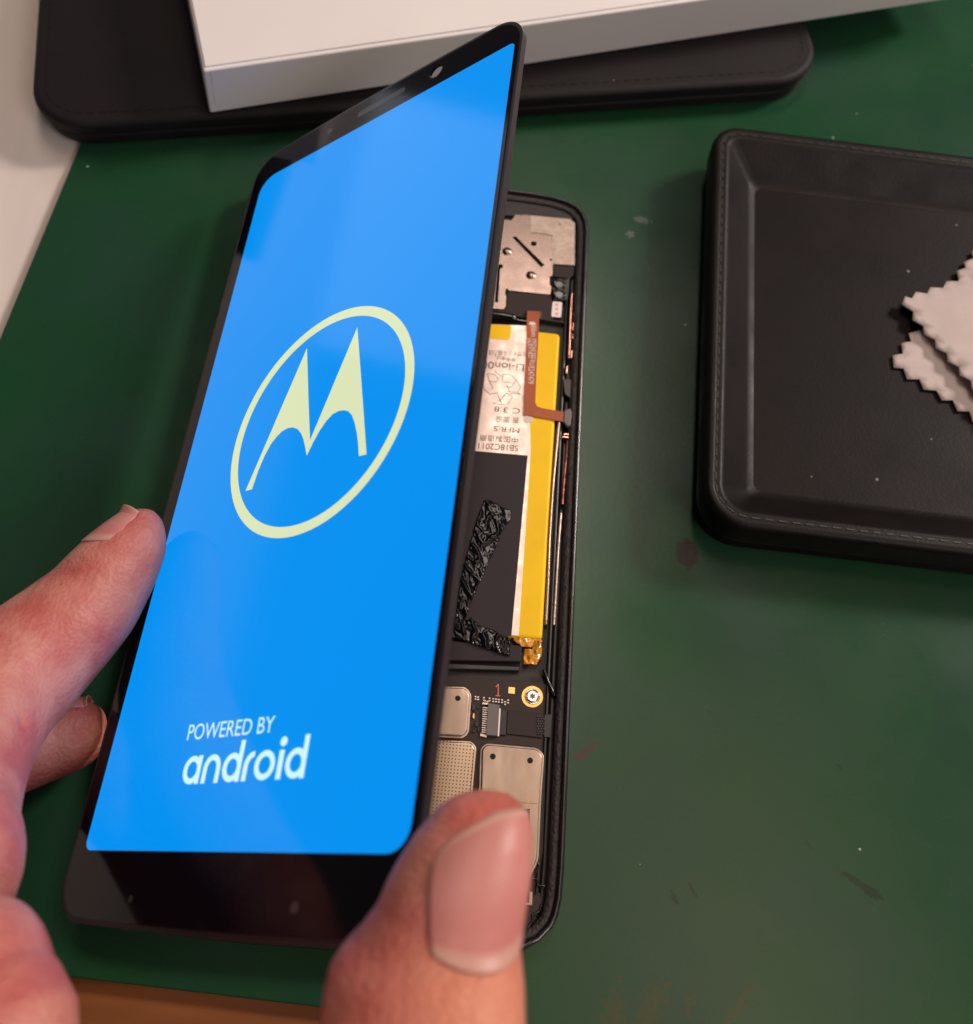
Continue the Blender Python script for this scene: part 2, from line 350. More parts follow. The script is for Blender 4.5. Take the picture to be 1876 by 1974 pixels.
# ============================================================ white box
box = thing('cardboard_box', 'flat white cardboard box resting on the black leather case', 'box')
B0 = W(405, 219, 8.1); B1 = W(1593, 35.5, 8.1); T0 = W(392, 137, 21.2); T1 = W(1347, 0, 21.2); TL = W(345, 0, 21.2)
fd2 = (B1 - B0).normalized(); td = (T1 - T0).normalized(); ld = (TL - T0).normalized(); bl = Vector((-fd2.y, fd2.x, 0))
def boxpoly(k): return None
Lw, Ld = 190, 150
q_b = [B0, B0 + fd2 * Lw, B0 + fd2 * Lw + bl * Ld, B0 + bl * Ld]; q_t = [T0, T0 + td * Lw, T0 + td * Lw + bl * Ld, T0 + bl * Ld]
mesh('box_body', q_b + q_t, [[3, 2, 1, 0], [4, 5, 6, 7], [0, 1, 5, 4], [1, 2, 6, 5], [2, 3, 7, 6], [3, 0, 4, 7]], M['card'], box, bevel=.55, seg=3)
# lid flap fold: thin board laid over the top with a tiny step, and the folded side strip
up = Vector((0, 0, 1))
ins = lambda v, s: v + td * s + bl * s
o4 = [T0 + td * .5 + bl * .9, T0 + td * (Lw - .5) + bl * .9, T0 + td * (Lw - .5) + bl * (Ld - .5), T0 + td * .5 + bl * (Ld - .5)]
mesh('lid_panel', [v - up * .1 for v in o4] + [v + up * .45 for v in o4], [[3, 2, 1, 0], [4, 5, 6, 7], [0, 1, 5, 4], [1, 2, 6, 5], [2, 3, 7, 6], [3, 0, 4, 7]], M['card'], box, bevel=.35, seg=3)
nrm = -bl
s4 = [B0 + fd2 * 1.35 + up * .4, B0 + fd2 * 1.55 + up * .4, T0 + td * 1.55 - up * .5, T0 + td * 1.35 - up * .5]
mesh('corner_seam', [v + nrm * .02 for v in s4] + [v - nrm * .3 for v in s4], [[0, 1, 2, 3], [7, 6, 5, 4], [0, 4, 5, 1], [1, 5, 6, 2], [2, 6, 7, 3], [3, 7, 4, 0]], M['card_edge'], box)

# ============================================================ open leather tray at the right
tf = rot_frame(99.6, 76.0, -2.4)
tray = thing('leather_tray', 'black leather tray with a raised stitched rim holding the fabric swatches', 'tray')
to = rrect(0, 0, 150, 101, (8, 6.5, 9, 9), 10)
prism('tray_base', inset(to, .8), 0, 4.4, M['leather'], tray, fr=tf, bevel=.9, seg=3)
# rim: a closed sweep with a soft padded cross-section
def sweep_rim(name, outline, prof, mt, parent, fr, ringf=None):
    vs, fs = [], []; k = len(prof)
    rings = [(ringf(d) if ringf else inset(outline, d)) for d, h in prof]; n_ = len(rings[0])
    for (d, h), r in zip(prof, rings): vs += [fr.at(p[0], p[1], h) for p in r]
    for j in range(k - 1):
        for i in range(n_):
            i2 = (i + 1) % n_; fs.append([j * n_ + i, j * n_ + i2, (j + 1) * n_ + i2, (j + 1) * n_ + i])
    return mesh(name, vs, fs, mt, parent, smooth=True)
sweep_rim('rim', to, [(1.2, 4.4), (.2, 4.7), (0, 6), (0, 10.5), (.3, 11.6), (1.2, 12.1), (1.9, 12.05), (2.4, 11.8), (2.9, 12.0), (3.6, 11.8), (4.2, 11.3), (9.6, 5.9), (10.4, 5.2), (11.6, 4.86)], M['leather_rim'], tray, tf, ringf=lambda d: rrect(d, d, 150 - d, 101 - d, [max(q - d, .5 + .12 * d) for q in (8, 6.5, 9, 9)], 10))
prism('tray_floor', rrect(10.5, 10.5, 139.5, 90.5, 2.0, 5), 4.3, 4.8, M['leather'], tray, fr=tf)
multi('stitching', stitches(tf, inset(to, 2.4) + [inset(to, 2.4)[0]], 11.8, th=.22, wd=.3), M['thread'], tray, fr=tf)

# fabric swatches
def zig(pts, n, amp, z, start=0):
    """pinking-shear edge between two picture points"""
    (x0, y0), (x1, y1) = pts; out = []; dx, dy = x1 - x0, y1 - y0; L = math.hypot(dx, dy); nx, ny = dy / L, -dx / L
    for i in range(n):
        t = i / n; a_ = amp * (1 if i % 2 == start else -1) * .5; out.append((x0 + dx * t + nx * a_, y0 + dy * t + ny * a_))
    return out
def swatch(name, pts, z, lab, curl=0):
    poly = P(idn, pts, z); me_in = [Vector((p[0], p[1], 0)) for p in poly]
    bm = bmesh.new(); vs = [bm.verts.new((p[0] * S, p[1] * S, z * S)) for p in poly]; f = bm.faces.new(vs); bmesh.ops.triangulate(bm, faces=[f])
    for _ in range(3):
        bmesh.ops.subdivide_edges(bm, edges=[e for e in bm.edges if e.calc_length() > 2.2 * S], cuts=1)
    bmesh.ops.triangulate(bm, faces=bm.faces)
    for v in bm.verts:
        q = v.co / S; v.co.z += (noise.noise(Vector((q.x * .05, q.y * .05, z))) * .5 + curl * max(0, (q.x - 135) / 20)) * S
    me = bpy.data.meshes.new(name); bm.to_mesh(me); bm.free()
    o = link(name, me, M['cloth'], smooth=True); so = o.modifiers.new('thickness', 'SOLIDIFY'); so.thickness = .28 * S; so.offset = 1
    tag(o, lab, 'fabric', 'pinked fabric swatches on the leather tray'); return o
up_pts = [g8(*a) for a in [(400, 680), (430, 615), (485, 635), (515, 580), (610, 598), (635, 545), (735, 555), (765, 500), (855, 505), (885, 455), (975, 462), (1005, 410), (1090, 420), (1125, 360), (1210, 370), (1245, 310), (1330, 320), (1370, 260), (1450, 265), (1700, 900), (1560, 1800), (1480, 1750), (1460, 1690), (1370, 1640), (1355, 1570), (1265, 1530), (1250, 1465), (1160, 1420), (1060, 1385), (1045, 1330), (950, 1300), (865, 1265), (850, 1215), (755, 1175), (755, 1110), (665, 1060), (670, 985), (570, 935), (585, 865), (490, 810), (497, 740)]]
# tidy the lower edge to an even zigzag
lo = []
for i in range(12):
    x = 490 + i * 95.0; y = 810 + i * 117.0; lo += [g8(x, y), g8(x + 88, y + 48)]
up_pts = [g8(*a) for a in [(400, 680), (430, 615), (485, 635), (515, 580), (610, 598), (635, 545), (735, 555), (765, 500), (855, 505), (885, 455), (975, 462), (1005, 410), (1090, 420), (1125, 360), (1210, 370), (1245, 310), (1330, 320), (1370, 260), (1450, 265), (1900, 900)]] + lo[::-1] + [g8(497, 740)]
low_pts = [g8(*a) for a in [(325, 1105), (410, 1090), (395, 1005), (480, 990), (455, 925), (540, 900), (620, 880), (900, 760), (1500, 1100), (1500, 1950), (1400, 1940), (1310, 1870), (1270, 1790), (1155, 1780), (1110, 1700), (1090, 1660), (985, 1650), (960, 1565), (860, 1565), (820, 1475), (730, 1475), (685, 1395), (580, 1385), (545, 1300), (445, 1300), (415, 1210), (335, 1205)]]
back_pts = [g8(*a) for a in [(860, 620), (875, 475), (860, 400), (935, 375), (920, 325), (1000, 295), (985, 235), (1060, 215), (1050, 140), (1130, 120), (1500, 500), (1300, 900)]]
swatch('fabric_swatch', low_pts, 5.3, 'lowest beige fabric swatch with zigzag edge, its tip reaching farthest left on the tray')
swatch('fabric_swatch', back_pts, 6.0, 'beige fabric swatch whose zigzag corner peeks out above the top swatch')
swatch('fabric_swatch', up_pts, 7.1, 'topmost pinkish beige fabric swatch with zigzag edges lying over the other two', curl=.6)

# ============================================================ phone body
body = thing('opened_phone', 'opened black phone body with exposed battery and circuit boards lying on the green mat', 'phone')
half = [(38.25, 157.75), (50, 157.65), (57.4, 157.54), (63.6, 157.25), (68.4, 156.7), (71.5, 155.8), (73.8, 154.5), (75.3, 152.6), (76.2, 150.5), (76.55, 147.5), (76.6, 140)]
bot = [(76.6, 14), (76.4, 9), (75.9, 6.3), (75.1, 4.5), (73.1, 2.3), (70.2, .75), (66, 0), (60, -.5), (50, -.85), (38.25, -1.0)]
right = half + bot
outer = right + [(76.5 - x, y) for x, y in right[::-1]][1:-1]
def dens(p, L=4):
    out = []
    for i in range(len(p)):
        a_, c = Vector(p[i]), Vector(p[(i + 1) % len(p)]); n_ = max(1, int((c - a_).length / L))
        for k in range(n_): out.append(tuple(a_ + (c - a_) * k / n_))
    return out
outer = dens(outer)[::-1]
BF = Frame((0, 0, 0), Matrix.Identity(3))
sweep_rim('outer_frame', outer, [(2.4, 0), (1.0, .1), (.3, .8), (0, 2), (0, 4.6), (.12, 5.6), (.4, 6.0), (.75, 6.05), (1.0, 5.85), (1.1, 5.2)], M['body'], body, BF)
sweep_rim('adhesive_ledge', outer, [(1.05, 5.0), (1.1, 5.25), (1.5, 5.3), (2.6, 5.28), (2.75, 5.0), (2.8, 3.9)], M['glue'], body, BF)
sweep_rim('inner_channel', outer, [(2.7, 3.9), (3.3, 3.6), (3.9, 3.9), (4.0, 4.7), (4.6, 4.75), (4.7, 3.4)], M['channel'], body, BF)
prism('back_plate', inset(outer, 1.2), .05, 3.5, M['floor_p'], body)
# copper bits and contact springs in the channel (right side)
tube('contact_strip', [W(*g1(1410, 1250), 5.2), W(*g1(1392, 1560), 5.2), W(*g2(1378, 560), 5.2)], .22, M['copper'], body)
sp = []
for (x, y, g, dx, dy) in [(1445, 1300, g1, 6, 60), (1435, 1500, g1, 10, 30), (1425, 1640, g1, 14, 70), (1420, 1740, g1, 10, 30), (1420, 330, g2, 12, 30), (1405, 520, g2, 10, 60), (1360, 1400, g2, 60, 14), (1350, 690, g2, 8, 60), (1395, 960, g2, 10, 60), (1395, 1030, g2, 8, 40), (1330, 1430, g2, 40, 12)]:
    c = W(*g(x, y), 5); k = .0876; sp.append(([(c.x - dx * k * .2, c.y - dy * k * .15), (c.x + dx * k * .2, c.y - dy * k * .2), (c.x + dx * k * .3, c.y + dy * k * .2), (c.x - dx * k * .1, c.y + dy * k * .15)], 4.4, 5.2))
multi('spring_contacts', sp, M['copper'], body, bevel=.08)
tube('worn_copper_trace', [W(*g2(1362, 1470), 4.9), W(*g2(1350, 1640), 4.9), W(*g3(1165, 20), 4.9), W(*g3(1140, 260), 4.9), W(*g3(1122, 500), 4.9)], lambda t: .22 + .12 * noise.noise(Vector((t * 40, 0, 0))), M['rosy'], body, sub=30)
tube('metal_rail', [W(*g2(1270, 1250), 5.0), W(*g2(1255, 1380), 5.0), W(*g2(1245, 1500), 5.0), W(*g3(1065, 120), 5), W(*g3(1040, 400), 5), W(*g3(1015, 800), 5), W(*g3(1005, 1100), 4.9), W(*g3(985, 1500), 4.6)], .30, M['shield'], body)
tube('inner_rail', [W(*g3(1110, 570), 4.7), W(*g3(1085, 900), 4.7), W(*g3(1065, 1250), 4.7), W(*g3(1050, 1500), 4.6)], lambda t: .30 + .12 * noise.noise(Vector((t * 50, 3, 0))), M['shield'], body, sub=20)
prism('side_key', rounded(P(g2, [(1310, 790), (1410, 800), (1400, 1010), (1330, 960)], 5), .4), 4, 5.2, M['channel'], body, bevel=.15)

# upper chamber
top_z = 4.9
prism('speaker_chamber', rounded(P(g1, [(-600, 150), (680, 160), (1250, 230), (1420, 330), (1480, 440), (1400, 460), (400, 400), (-600, 300)], 4.8), 1), 3.4, 4.8, M['channel'], body, bevel=.3)
plate_poly = P(g1, [(-900, 380), (560, 455), (745, 470), (790, 410), (960, 415), (1390, 455), (1445, 500), (1440, 968), (1200, 955), (1195, 1080), (1165, 1085), (1165, 1180), (1185, 1200), (1170, 1285), (715, 1240), (710, 1222), (682, 1222), (675, 1290), (688, 1300), (680, 1420), (655, 1445), (400, 1430), (-1200, 1300)], top_z)
slot = P(g1, [(752, 655), (790, 645), (1110, 962), (1072, 988)], top_z)
def cz(g, x, y, r, z, n=20): c = W(*g(x, y), z); return circle(c.x, c.y, r * .0176 * (1 if g in (g1, g2) else 1), n)
kmm = .0185
h1 = (lambda x, y, r: circle(*W(*g1(x, y), top_z).xy, r * kmm, 20))
slot2 = P(g1, [(598, 955), (650, 955), (650, 992), (622, 1000), (598, 1372), (560, 1370), (590, 1000)], top_z)
prism('shield_plate', plate_poly, 4.3, top_z, M['shield_smooth'], body, holes=[slot, slot2, h1(990, 728, 36), h1(1180, 903, 16)], bevel=0)
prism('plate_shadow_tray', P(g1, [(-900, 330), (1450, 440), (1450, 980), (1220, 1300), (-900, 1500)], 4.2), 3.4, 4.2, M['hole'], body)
prism('conductive_tape', P(g1, [(962, 421), (1385, 462), (1436, 505), (1432, 962), (1205, 948), (1198, 632), (1060, 612), (958, 606)], 5.05), top_z, 5.05, M['foil'], body, holes=[circle(*W(*g1(1275, 518), 5.05).xy, 22 * kmm, 16)], bevel=0)
mesh_d = []
for (x, y) in ((697, 812), (960, 1075)):
    c = W(*g1(x, y), top_z); vs, fs = [], []; R_ = 60 * kmm; nr, ns = 7, 28
    for i in range(nr):
        t = i / (nr - 1); r = R_ * (1 - t); hh = .38 * (1 - math.cos(min(1, t * 1.5) * math.pi)) / 2
        for k in range(ns): vs.append(Vector((c.x + max(r, .001) * math.cos(2 * math.pi * k / ns), c.y + max(r, .001) * math.sin(2 * math.pi * k / ns), top_z + .01 + hh)))
    for i in range(nr - 1):
        for k in range(ns): fs.append([i * ns + k, i * ns + (k + 1) % ns, (i + 1) * ns + (k + 1) % ns, (i + 1) * ns + k])
    mesh('dimple', vs, fs, M['shield_smooth'], body, smooth=True)
prism('graphite_cover', P(g1, [(400, 1470), (690, 1440), (700, 1250), (1185, 1296), (1200, 1560), (1345, 1580), (1345, 1605), (1070, 1560), (900, 1545), (560, 1470)], 4.7), 3.6, 4.7, M['plate'], body, bevel=.1)
prism('camera_bracket', P(g1, [(1205, 962), (1440, 975), (1440, 1060), (1380, 1110), (1205, 1085)], 4.8), 3.6, 4.8, M['plate'], body, bevel=.15)
sen = prism('sensor_mount', rounded(P(g1, [(1200, 1110), (1370, 1110), (1370, 1300), (1340, 1350), (1205, 1350), (1190, 1200)], 5), .6), 3.6, 4.9, M['channel'], body, bevel=.2)
def torus_obj(name, x, y, z, R_, r, mt, parent, n=28, k=10):
    vs, fs = [], []
    for i in range(n):
        a_ = 2 * math.pi * i / n
        for j in range(k):
            b2 = 2 * math.pi * j / k; vs.append(Vector((x + (R_ + r * math.cos(b2)) * math.cos(a_), y + (R_ + r * math.cos(b2)) * math.sin(a_), z + r * math.sin(b2))))
    for i in range(n):
        for j in range(k): fs.append([i * k + j, ((i + 1) % n) * k + j, ((i + 1) % n) * k + (j + 1) % k, i * k + (j + 1) % k])
    return mesh(name, vs, fs, mt, parent, smooth=True)
for (x, y) in ((1270, 1172), (1272, 1285)):
    c = W(*g1(x, y), 5); torus_obj('sensor_ring', c.x, c.y, 5.0, 1.15, .32, M['gloss_black'], body)
    prism('sensor_lens', circle(c.x, c.y, .85), 4.9, 5.0, M['gloss_black'], body)
lab = prism('moisture_indicator', rounded(P(g1, [(1198, 1362), (1304, 1370), (1290, 1538), (1184, 1528)], 4.78), .35), 4.7, 4.78, M['white_lab'], body)
xs_ = []
for y in (1397, 1447, 1500):
    for (dx, dy) in ((18, 16), (18, -16)):
        xs_.append(stroke(P(g1, [(1243 - dx, y - dy), (1243 + dx, y + dy)], 4.8), .15, 4.80 + .006 * (dy > 0)))
join_mesh('printed_crosses', xs_, M['red_ink'], lab)
tube('antenna_lead', [W(*g1(300, 1500), 4.7), W(*g1(560, 1515), 4.7), W(*g1(740, 1540), 4.7), W(*g1(820, 1575), 4.7), W(*g1(930, 1590), 4.7)], lambda t: .85 - .35 * (t > .62), M['gloss_black'], body)
prism('cable_socket', P(g1, [(910, 1462), (1082, 1478), (1072, 1560), (915, 1545)], 5.1), 3.6, 5.25, M['channel'], body, bevel=.12)

# battery
bz = 5.25
batt = prism('battery', rounded([(12, 121.5), (71.2, 120.2), (70.8, 53.0), (12, 53.6)], 1.0), 3.4, bz, M['yellow'], body, bevel=.75, seg=4)
prism('battery_label', P(g2, [(-1500, 110), (915, 203), (1035, 215), (985, 1190), (960, 1480)], bz + .05)[:2] + P(g2, [(930, 560), (905, 1190)], bz + .05)[:0] + P(g3, [(860, 60), (760, 1585)], bz + .05) + P(g3, [(-700, 1500)], bz + .05), bz, bz + .05, M['label'], batt)
prism('battery_label_block', P(g3, [(-700, -40), (430, 62), (835, 97), (700, 1592), (-700, 1480)], bz + .09), bz + .05, bz + .08, M['black_label'], batt)
prism('polyimide_tab', rounded(P(g2, [(-300, 150), (745, 200), (728, 360), (-300, 290)], bz + .1), .5), bz + .05, bz + .11, M['yellow'], batt)
L = bz + .075
def T2(s, a_, b2, t, g=g2, z=L):
    A, B, C_ = P(g, [a_, b2, t], z); return text_data(s, FLAT, z, A, B, C_)
items = [T2('リサイクル協力店', (905, 490), (497, 470), (900, 548)), T2('使用後は、', (795, 555), (560, 530), (790, 600)),
         T2('Li-ion00', (885, 628), (420, 590), (878, 708)), T2('C 3.8', (842, 1115), (560, 1090), (836, 1172)),
         T2('表 面设', (835, 1210), (575, 1195), (828, 1278)), T2('MFR:S', (835, 1330), (555, 1305), (828, 1386)),
         T2('中国製造商', (820, 1425), (400, 1400), (815, 1495)), T2('SB18C2011', (820, 1520), (385, 1490), (815, 1585))]
# recycling arrows drawn as outlines
for pts, cl in [([(650, 738), (735, 740), (800, 800), (735, 885), (700, 870)], False), ([(650, 738), (648, 820), (740, 828)], False), ([(800, 800), (845, 880), (810, 935), (700, 925)], False), ([(730, 945), (855, 957), (810, 935)], False), ([(735, 885), (690, 860), (730, 930)], False),
                ([(690, 940), (620, 1025), (540, 1055), (680, 1075)], False), ([(690, 940), (760, 985), (700, 1070)], False), ([(620, 1025), (590, 960), (640, 1060)], False), ([(500, 815), (545, 890), (520, 900)], False), ([(500, 815), (585, 820), (600, 780), (560, 740), (480, 730), (500, 815)], False), ([(455, 915), (510, 955), (600, 940)], False), ([(430, 860), (455, 915)], False), ([(560, 690), (590, 730), (640, 760)], False)]:
    items.append(stroke(P(g2, pts, L), .13, L))
join_mesh('battery_printing', items, M['ink'], batt)
# crumpled black tape pieces
def crumple(name, pts, g, z, mt, parent, amp=.5, sc_=.8, step=.4):
    poly = P(g, pts, z); bm = bmesh.new(); xs = [p[0] for p in poly]; ys = [p[1] for p in poly]
    nx = int((max(xs) - min(xs)) / step) + 1; ny = int((max(ys) - min(ys)) / step) + 1
    def inside(x, y):
        c = False; j = len(poly) - 1
        for i in range(len(poly)):
            if (poly[i][1] > y) != (poly[j][1] > y) and x < (poly[j][0] - poly[i][0]) * (y - poly[i][1]) / (poly[j][1] - poly[i][1]) + poly[i][0]: c = not c
            j = i
        return c
    g_ = {}
    for i in range(nx + 1):
        for j in range(ny + 1):
            x = min(xs) + i * step; y = min(ys) + j * step
            if inside(x, y):
                q = Vector(((x + y * .5) * sc_, (y - x * .5) * sc_ * .45, 2.2)); r1 = max(0, 1 - abs(noise.noise(q * 1.1)) * 3.2); r2 = max(0, 1 - abs(noise.noise(q * 2.3 + Vector((5, 1, 0)))) * 4)
                h = amp * (.2 + .75 * r1 ** 2 + .35 * r2 ** 2 + .4 * noise.noise(q * .6))
                g_[i, j] = bm.verts.new(((x + noise.noise(q * 3) * step * .5) * S, (y + noise.noise(q * 3 + Vector((9, 9, 9))) * step * .5) * S, (z + max(0.03, h)) * S))
    for (i, j), v in list(g_.items()):
        if (i + 1, j) in g_ and (i, j + 1) in g_ and (i + 1, j + 1) in g_: bm.faces.new([v, g_[i + 1, j], g_[i + 1, j + 1], g_[i, j + 1]])
    me = bpy.data.meshes.new(name); bm.to_mesh(me); bm.free(); o = link(name, me, mt, parent, smooth=True)
    so = o.modifiers.new('thickness', 'SOLIDIFY'); so.thickness = .08 * S; so.offset = -1
    return o
crumple('crumpled_tape', [(465, 470), (520, 455), (640, 530), (708, 545), (692, 640), (620, 740), (560, 900), (505, 1000), (430, 1180), (350, 1370), (330, 1450), (230, 1480), (270, 1150), (330, 900), (390, 700)], g3, bz + .1, M['tape'], batt, .22, .42, .2)
crumple('crumpled_tape', [(340, 1455), (370, 1425), (450, 1500), (560, 1535), (640, 1590), (700, 1600), (692, 1765), (560, 1720), (330, 1640), (50, 1560), (100, 1430)], g3, bz + .1, M['tape'], batt, .30, .45, .2)
prism('battery_tail', P(g3, [(-700, 1560), (250, 1630), (790, 1665), (775, 1800), (200, 1790), (-700, 1760)], 5.0), 3.4, 5.0, M['black_label'], batt, bevel=.2)
prism('tail_edge', P(g3, [(-700, 1775), (210, 1812), (772, 1835), (766, 1880), (205, 1865), (-700, 1830)], 4.7), 3.4, 4.7, M['channel'], batt, bevel=.3)
crumple('amber_tape_flap', [(795, 1690), (860, 1695), (950, 1600), (962, 1640), (955, 1760), (905, 1838), (790, 1830)], g3, bz - .35, M['amber'], batt, .6, .55, .25)
crumple('wrap_end', [(700, 1596), (960, 1590), (950, 1640), (880, 1690), (790, 1690), (720, 1640)], g3, bz - .5, M['amber'], batt, .4, .5, .25)

# orange flex cable
flx = [(920, 40), (1060, 45), (1050, 110), (1038, 420), (1020, 700), (1008, 1050), (1030, 1090), (1090, 1112), (1330, 1150), (1325, 1262), (1150, 1228), (985, 1200), (925, 1185), (874, 1190), (878, 1000), (895, 700), (912, 350), (915, 120)]
flex = prism('flex_cable', P(g2, flx, bz + .3), bz + .18, bz + .30, M['flex'], body)
lz = bz + .31
fi = [T2('.-film', (948, 160), (965, 322), (1010, 160), z=lz), T2('09Z6E\'00\'', (972, 345), (965, 565), (1022, 350), z=lz), T2('V6XY1827', (915, 335), (935, 570), (960, 335), z=lz),
      T2('RU', (950, 580), (945, 640), (1008, 580), z=lz), T2('E247479', (935, 650), (925, 838), (1000, 655), z=lz)]
c = P(g2, [(975, 178)], lz)[0]; fi.append(sheet([(c[0] + .75 * math.cos(a_) * (1 - .3 * math.sin(a_)), c[1] + .45 * math.sin(a_)) for a_ in [i * math.pi / 8 for i in range(16)]], lz + .002))
join_mesh('cable_printing', fi, M['white_ink'], flex)
tr = [stroke(P(g2, pts, lz), .05, lz) for pts in ([(1060, 1125), (1325, 1175)], [(1000, 1150), (1325, 1205)], [(990, 1172), (1320, 1232)])]
join_mesh('cable_traces', tr, M['rosy'], flex)
prism('clear_tape', rounded(P(g2, [(874, 1192), (985, 1202), (978, 1270), (885, 1268)], bz + .1), .7), bz + .06, bz + .12, mat('translucent_tape', (.62, .46, .42), .3), batt)
prism('key_contact_board', rounded(P(g2, [(1325, 1125), (1400, 1112), (1408, 1180), (1395, 1300), (1360, 1315), (1315, 1265)], 5.6), .5), 4.5, 5.75, M['grey_part'], body, bevel=.25)

# lower circuit board
pz = 4.5
prism('lower_board', P(g5, [(-2500, 800), (0, 930), (560, 968), (800, 992), (838, 1012), (840, 1290), (830, 1520), (790, 2600)], pz) + [(72.2, 9), (69, 5.2), (6, 5.2), (6, 50)], 3.4, pz, M['pcb'], body, bevel=.08)
def gz(g, pts): return P(g, pts, pz + .02)
join_mesh('printed_numeral', [stroke(P(g5, a_, pz + .03), .2, pz + .03 + .004 * k) for k, a_ in enumerate(([(362, 1112), (362, 1000)], [(336, 1112), (381, 1114)], [(362, 1004), (338, 1028)]))], M['red_ink'], body)
prism('gold_pad', gz(g5, [(462, 1028), (523, 1034), (520, 1094), (459, 1088)]), pz, pz + .03, M['gold'], body)
c = W(*g5(690, 1122), pz)
prism('gold_ring', circle(c.x, c.y, 1.93, 40), pz, pz + .05, M['gold'], body)
torus_obj('screw_well', c.x, c.y, pz + .06, 1.28, .14, M['steel'], body, 36)
sw = prism('board_screw', circle(c.x, c.y, 1.08, 32), pz, pz + .45, M['steel'], body, bevel=.2)
prism('screw_recess', [(c.x + (.62 if i % 2 else .36) * math.cos(math.pi * i / 6), c.y + (.62 if i % 2 else .36) * math.sin(math.pi * i / 6)) for i in range(12)], pz + .44, pz + .455, M['grey_part'], sw)
sm = []
for i, (x, y) in enumerate([(135, 1118), (160, 1122), (215, 1128), (225, 1158), (270, 1135), (305, 1140), (332, 1142), (358, 1146), (390, 1150), (420, 1168), (448, 1152), (250, 1165)]):
    for dy in (0, 24):
        sm.append((P(g5, [(x, y + dy), (x + 17, y + dy + 1), (x + 16, y + dy + 13), (x - 1, y + dy + 12)], pz), pz, pz + .28))
multi('capacitor_row', sm, M['smd'], body)
chips = []
for (x, y, w2, h2, hh) in ((110, 1200, 26, 60, .5), (112, 1290, 14, 40, .35), (140, 1370, 26, 44, .45), (112, 1440, 30, 30, .4), (160, 1215, 20, 26, .35), (165, 1420, 16, 40, .3)):
    chips.append((P(g5, [(x, y), (x + w2, y + 2), (x + w2 - 2, y + h2), (x - 2, y + h2 - 2)], pz), pz, pz + hh))
multi('board_chips', chips, M['channel'], body, bevel=.05)
multi('coil_pads', [(P(g5, [(120, 1290), (132, 1291), (130, 1335), (118, 1334)], pz), pz, pz + .38)], M['gold'], body)
con = prism('board_connector', P(g5, [(265, 1180), (375, 1200), (352, 1500), (240, 1490)], pz + .9), pz, pz + .9, M['grey_part'], body, bevel=.1)
multi('connector_pins', [(P(g5, [(212 - k * .9, 1222 + k * 21.5), (272 - k * .9, 1228 + k * 21.5), (271 - k * .9, 1237 + k * 21.5), (211 - k * .9, 1231 + k * 21.5)], pz + .5), pz, pz + .6) for k in range(12)], M['smd'], con)
prism('connector_latch', P(g5, [(372, 1235), (386, 1237), (370, 1502), (356, 1500)], pz + .7), pz, pz + .75, M['white_lab'], con)
multi('connector_brackets', [(P(g5, a_, pz + .4), pz, pz + .5) for a_ in ([(210, 1178), (262, 1182), (260, 1200), (208, 1196)], [(190, 1478), (250, 1490), (248, 1515), (188, 1500)])], M['smd'], con)
prism('display_cable', P(g5, [(385, 1245), (445, 1255), (435, 1495), (372, 1490)], pz + .5), pz, pz + .5, M['channel'], body, bevel=.1)
prism('cable_cover', P(g5, [(452, 1256), (800, 1292), (790, 1518), (442, 1478)], pz + .35), pz, pz + .35, M['plate'], body, bevel=.08)
bumps = []
for i in range(3):
    for j in range(8):
        x, y = 742 + i * 24 + (j % 2) * 10, 1310 + j * 24; q = W(*g5(x, y), pz + .5); bumps.append((circle(q.x, q.y, .16, 8), pz + .3, pz + .55))
multi('bump_pads', bumps, M['gloss_black'], body)
def shield(name, pts, g, z, mt, holes=(), r=.8):
    pl = rounded(P(g, pts, z), r, 5); o = prism(name, pl, pz, z, mt, body, bevel=.28, seg=3)
    rim_ = inset(pl, -.35); prism('shield_skirt', rim_, pz, pz + .45, mt, o, bevel=.12)
    for (x, y, rr) in holes:
        q = W(*g(x, y), z); prism('vent_hole', circle(q.x, q.y, rr, 18), z - .01, z + .012, M['hole'], o)
    return o
shield('shield_can', [(-300, 215), (445, 240), (470, 280), (455, 505), (425, 532), (-300, 500)], g4, pz + 1.0, M['shield'], [(398, 303, .5)])
M['dotted'] = mat('dotted_nickel_shield', (.48, .37, .28), .32, metal=1, bump=.01, bscale=900, rvar=.04, vscale=250, stretch=(1, .25, 1))
nt, b = nodes(M['dotted'])
tc = nt.nodes.new('ShaderNodeTexCoord'); mp = nt.nodes.new('ShaderNodeMapping'); mp.inputs['Scale'].default_value = (1 / (.60 * S),) * 3; mp.inputs['Rotation'].default_value = (0, 0, .02); nt.links.new(tc.outputs['Object'], mp.inputs[0])
fr_ = nt.nodes.new('ShaderNodeVectorMath'); fr_.operation = 'FRACTION'; nt.links.new(mp.outputs[0], fr_.inputs[0])
sb = nt.nodes.new('ShaderNodeVectorMath'); sb.operation = 'SUBTRACT'; sb.inputs[1].default_value = (.5, .5, 0); nt.links.new(fr_.outputs[0], sb.inputs[0])
ml = nt.nodes.new('ShaderNodeVectorMath'); ml.operation = 'MULTIPLY'; ml.inputs[1].default_value = (1, 1, 0); nt.links.new(sb.outputs[0], ml.inputs[0])
ln = nt.nodes.new('ShaderNodeVectorMath'); ln.operation = 'LENGTH'; nt.links.new(ml.outputs[0], ln.inputs[0])
mr = nt.nodes.new('ShaderNodeMapRange'); mr.inputs[1].default_value = .24; mr.inputs[2].default_value = .17; nt.links.new(ln.outputs['Value'], mr.inputs[0])
mixin(nt, b, 'Base Color', mr.outputs[0], (.06, .04, .03))
shield('shield_can', [(-300, 545), (480, 572), (500, 605), (478, 860), (440, 1700), (-300, 1700)], g4, pz + 1.0, M['dotted'])
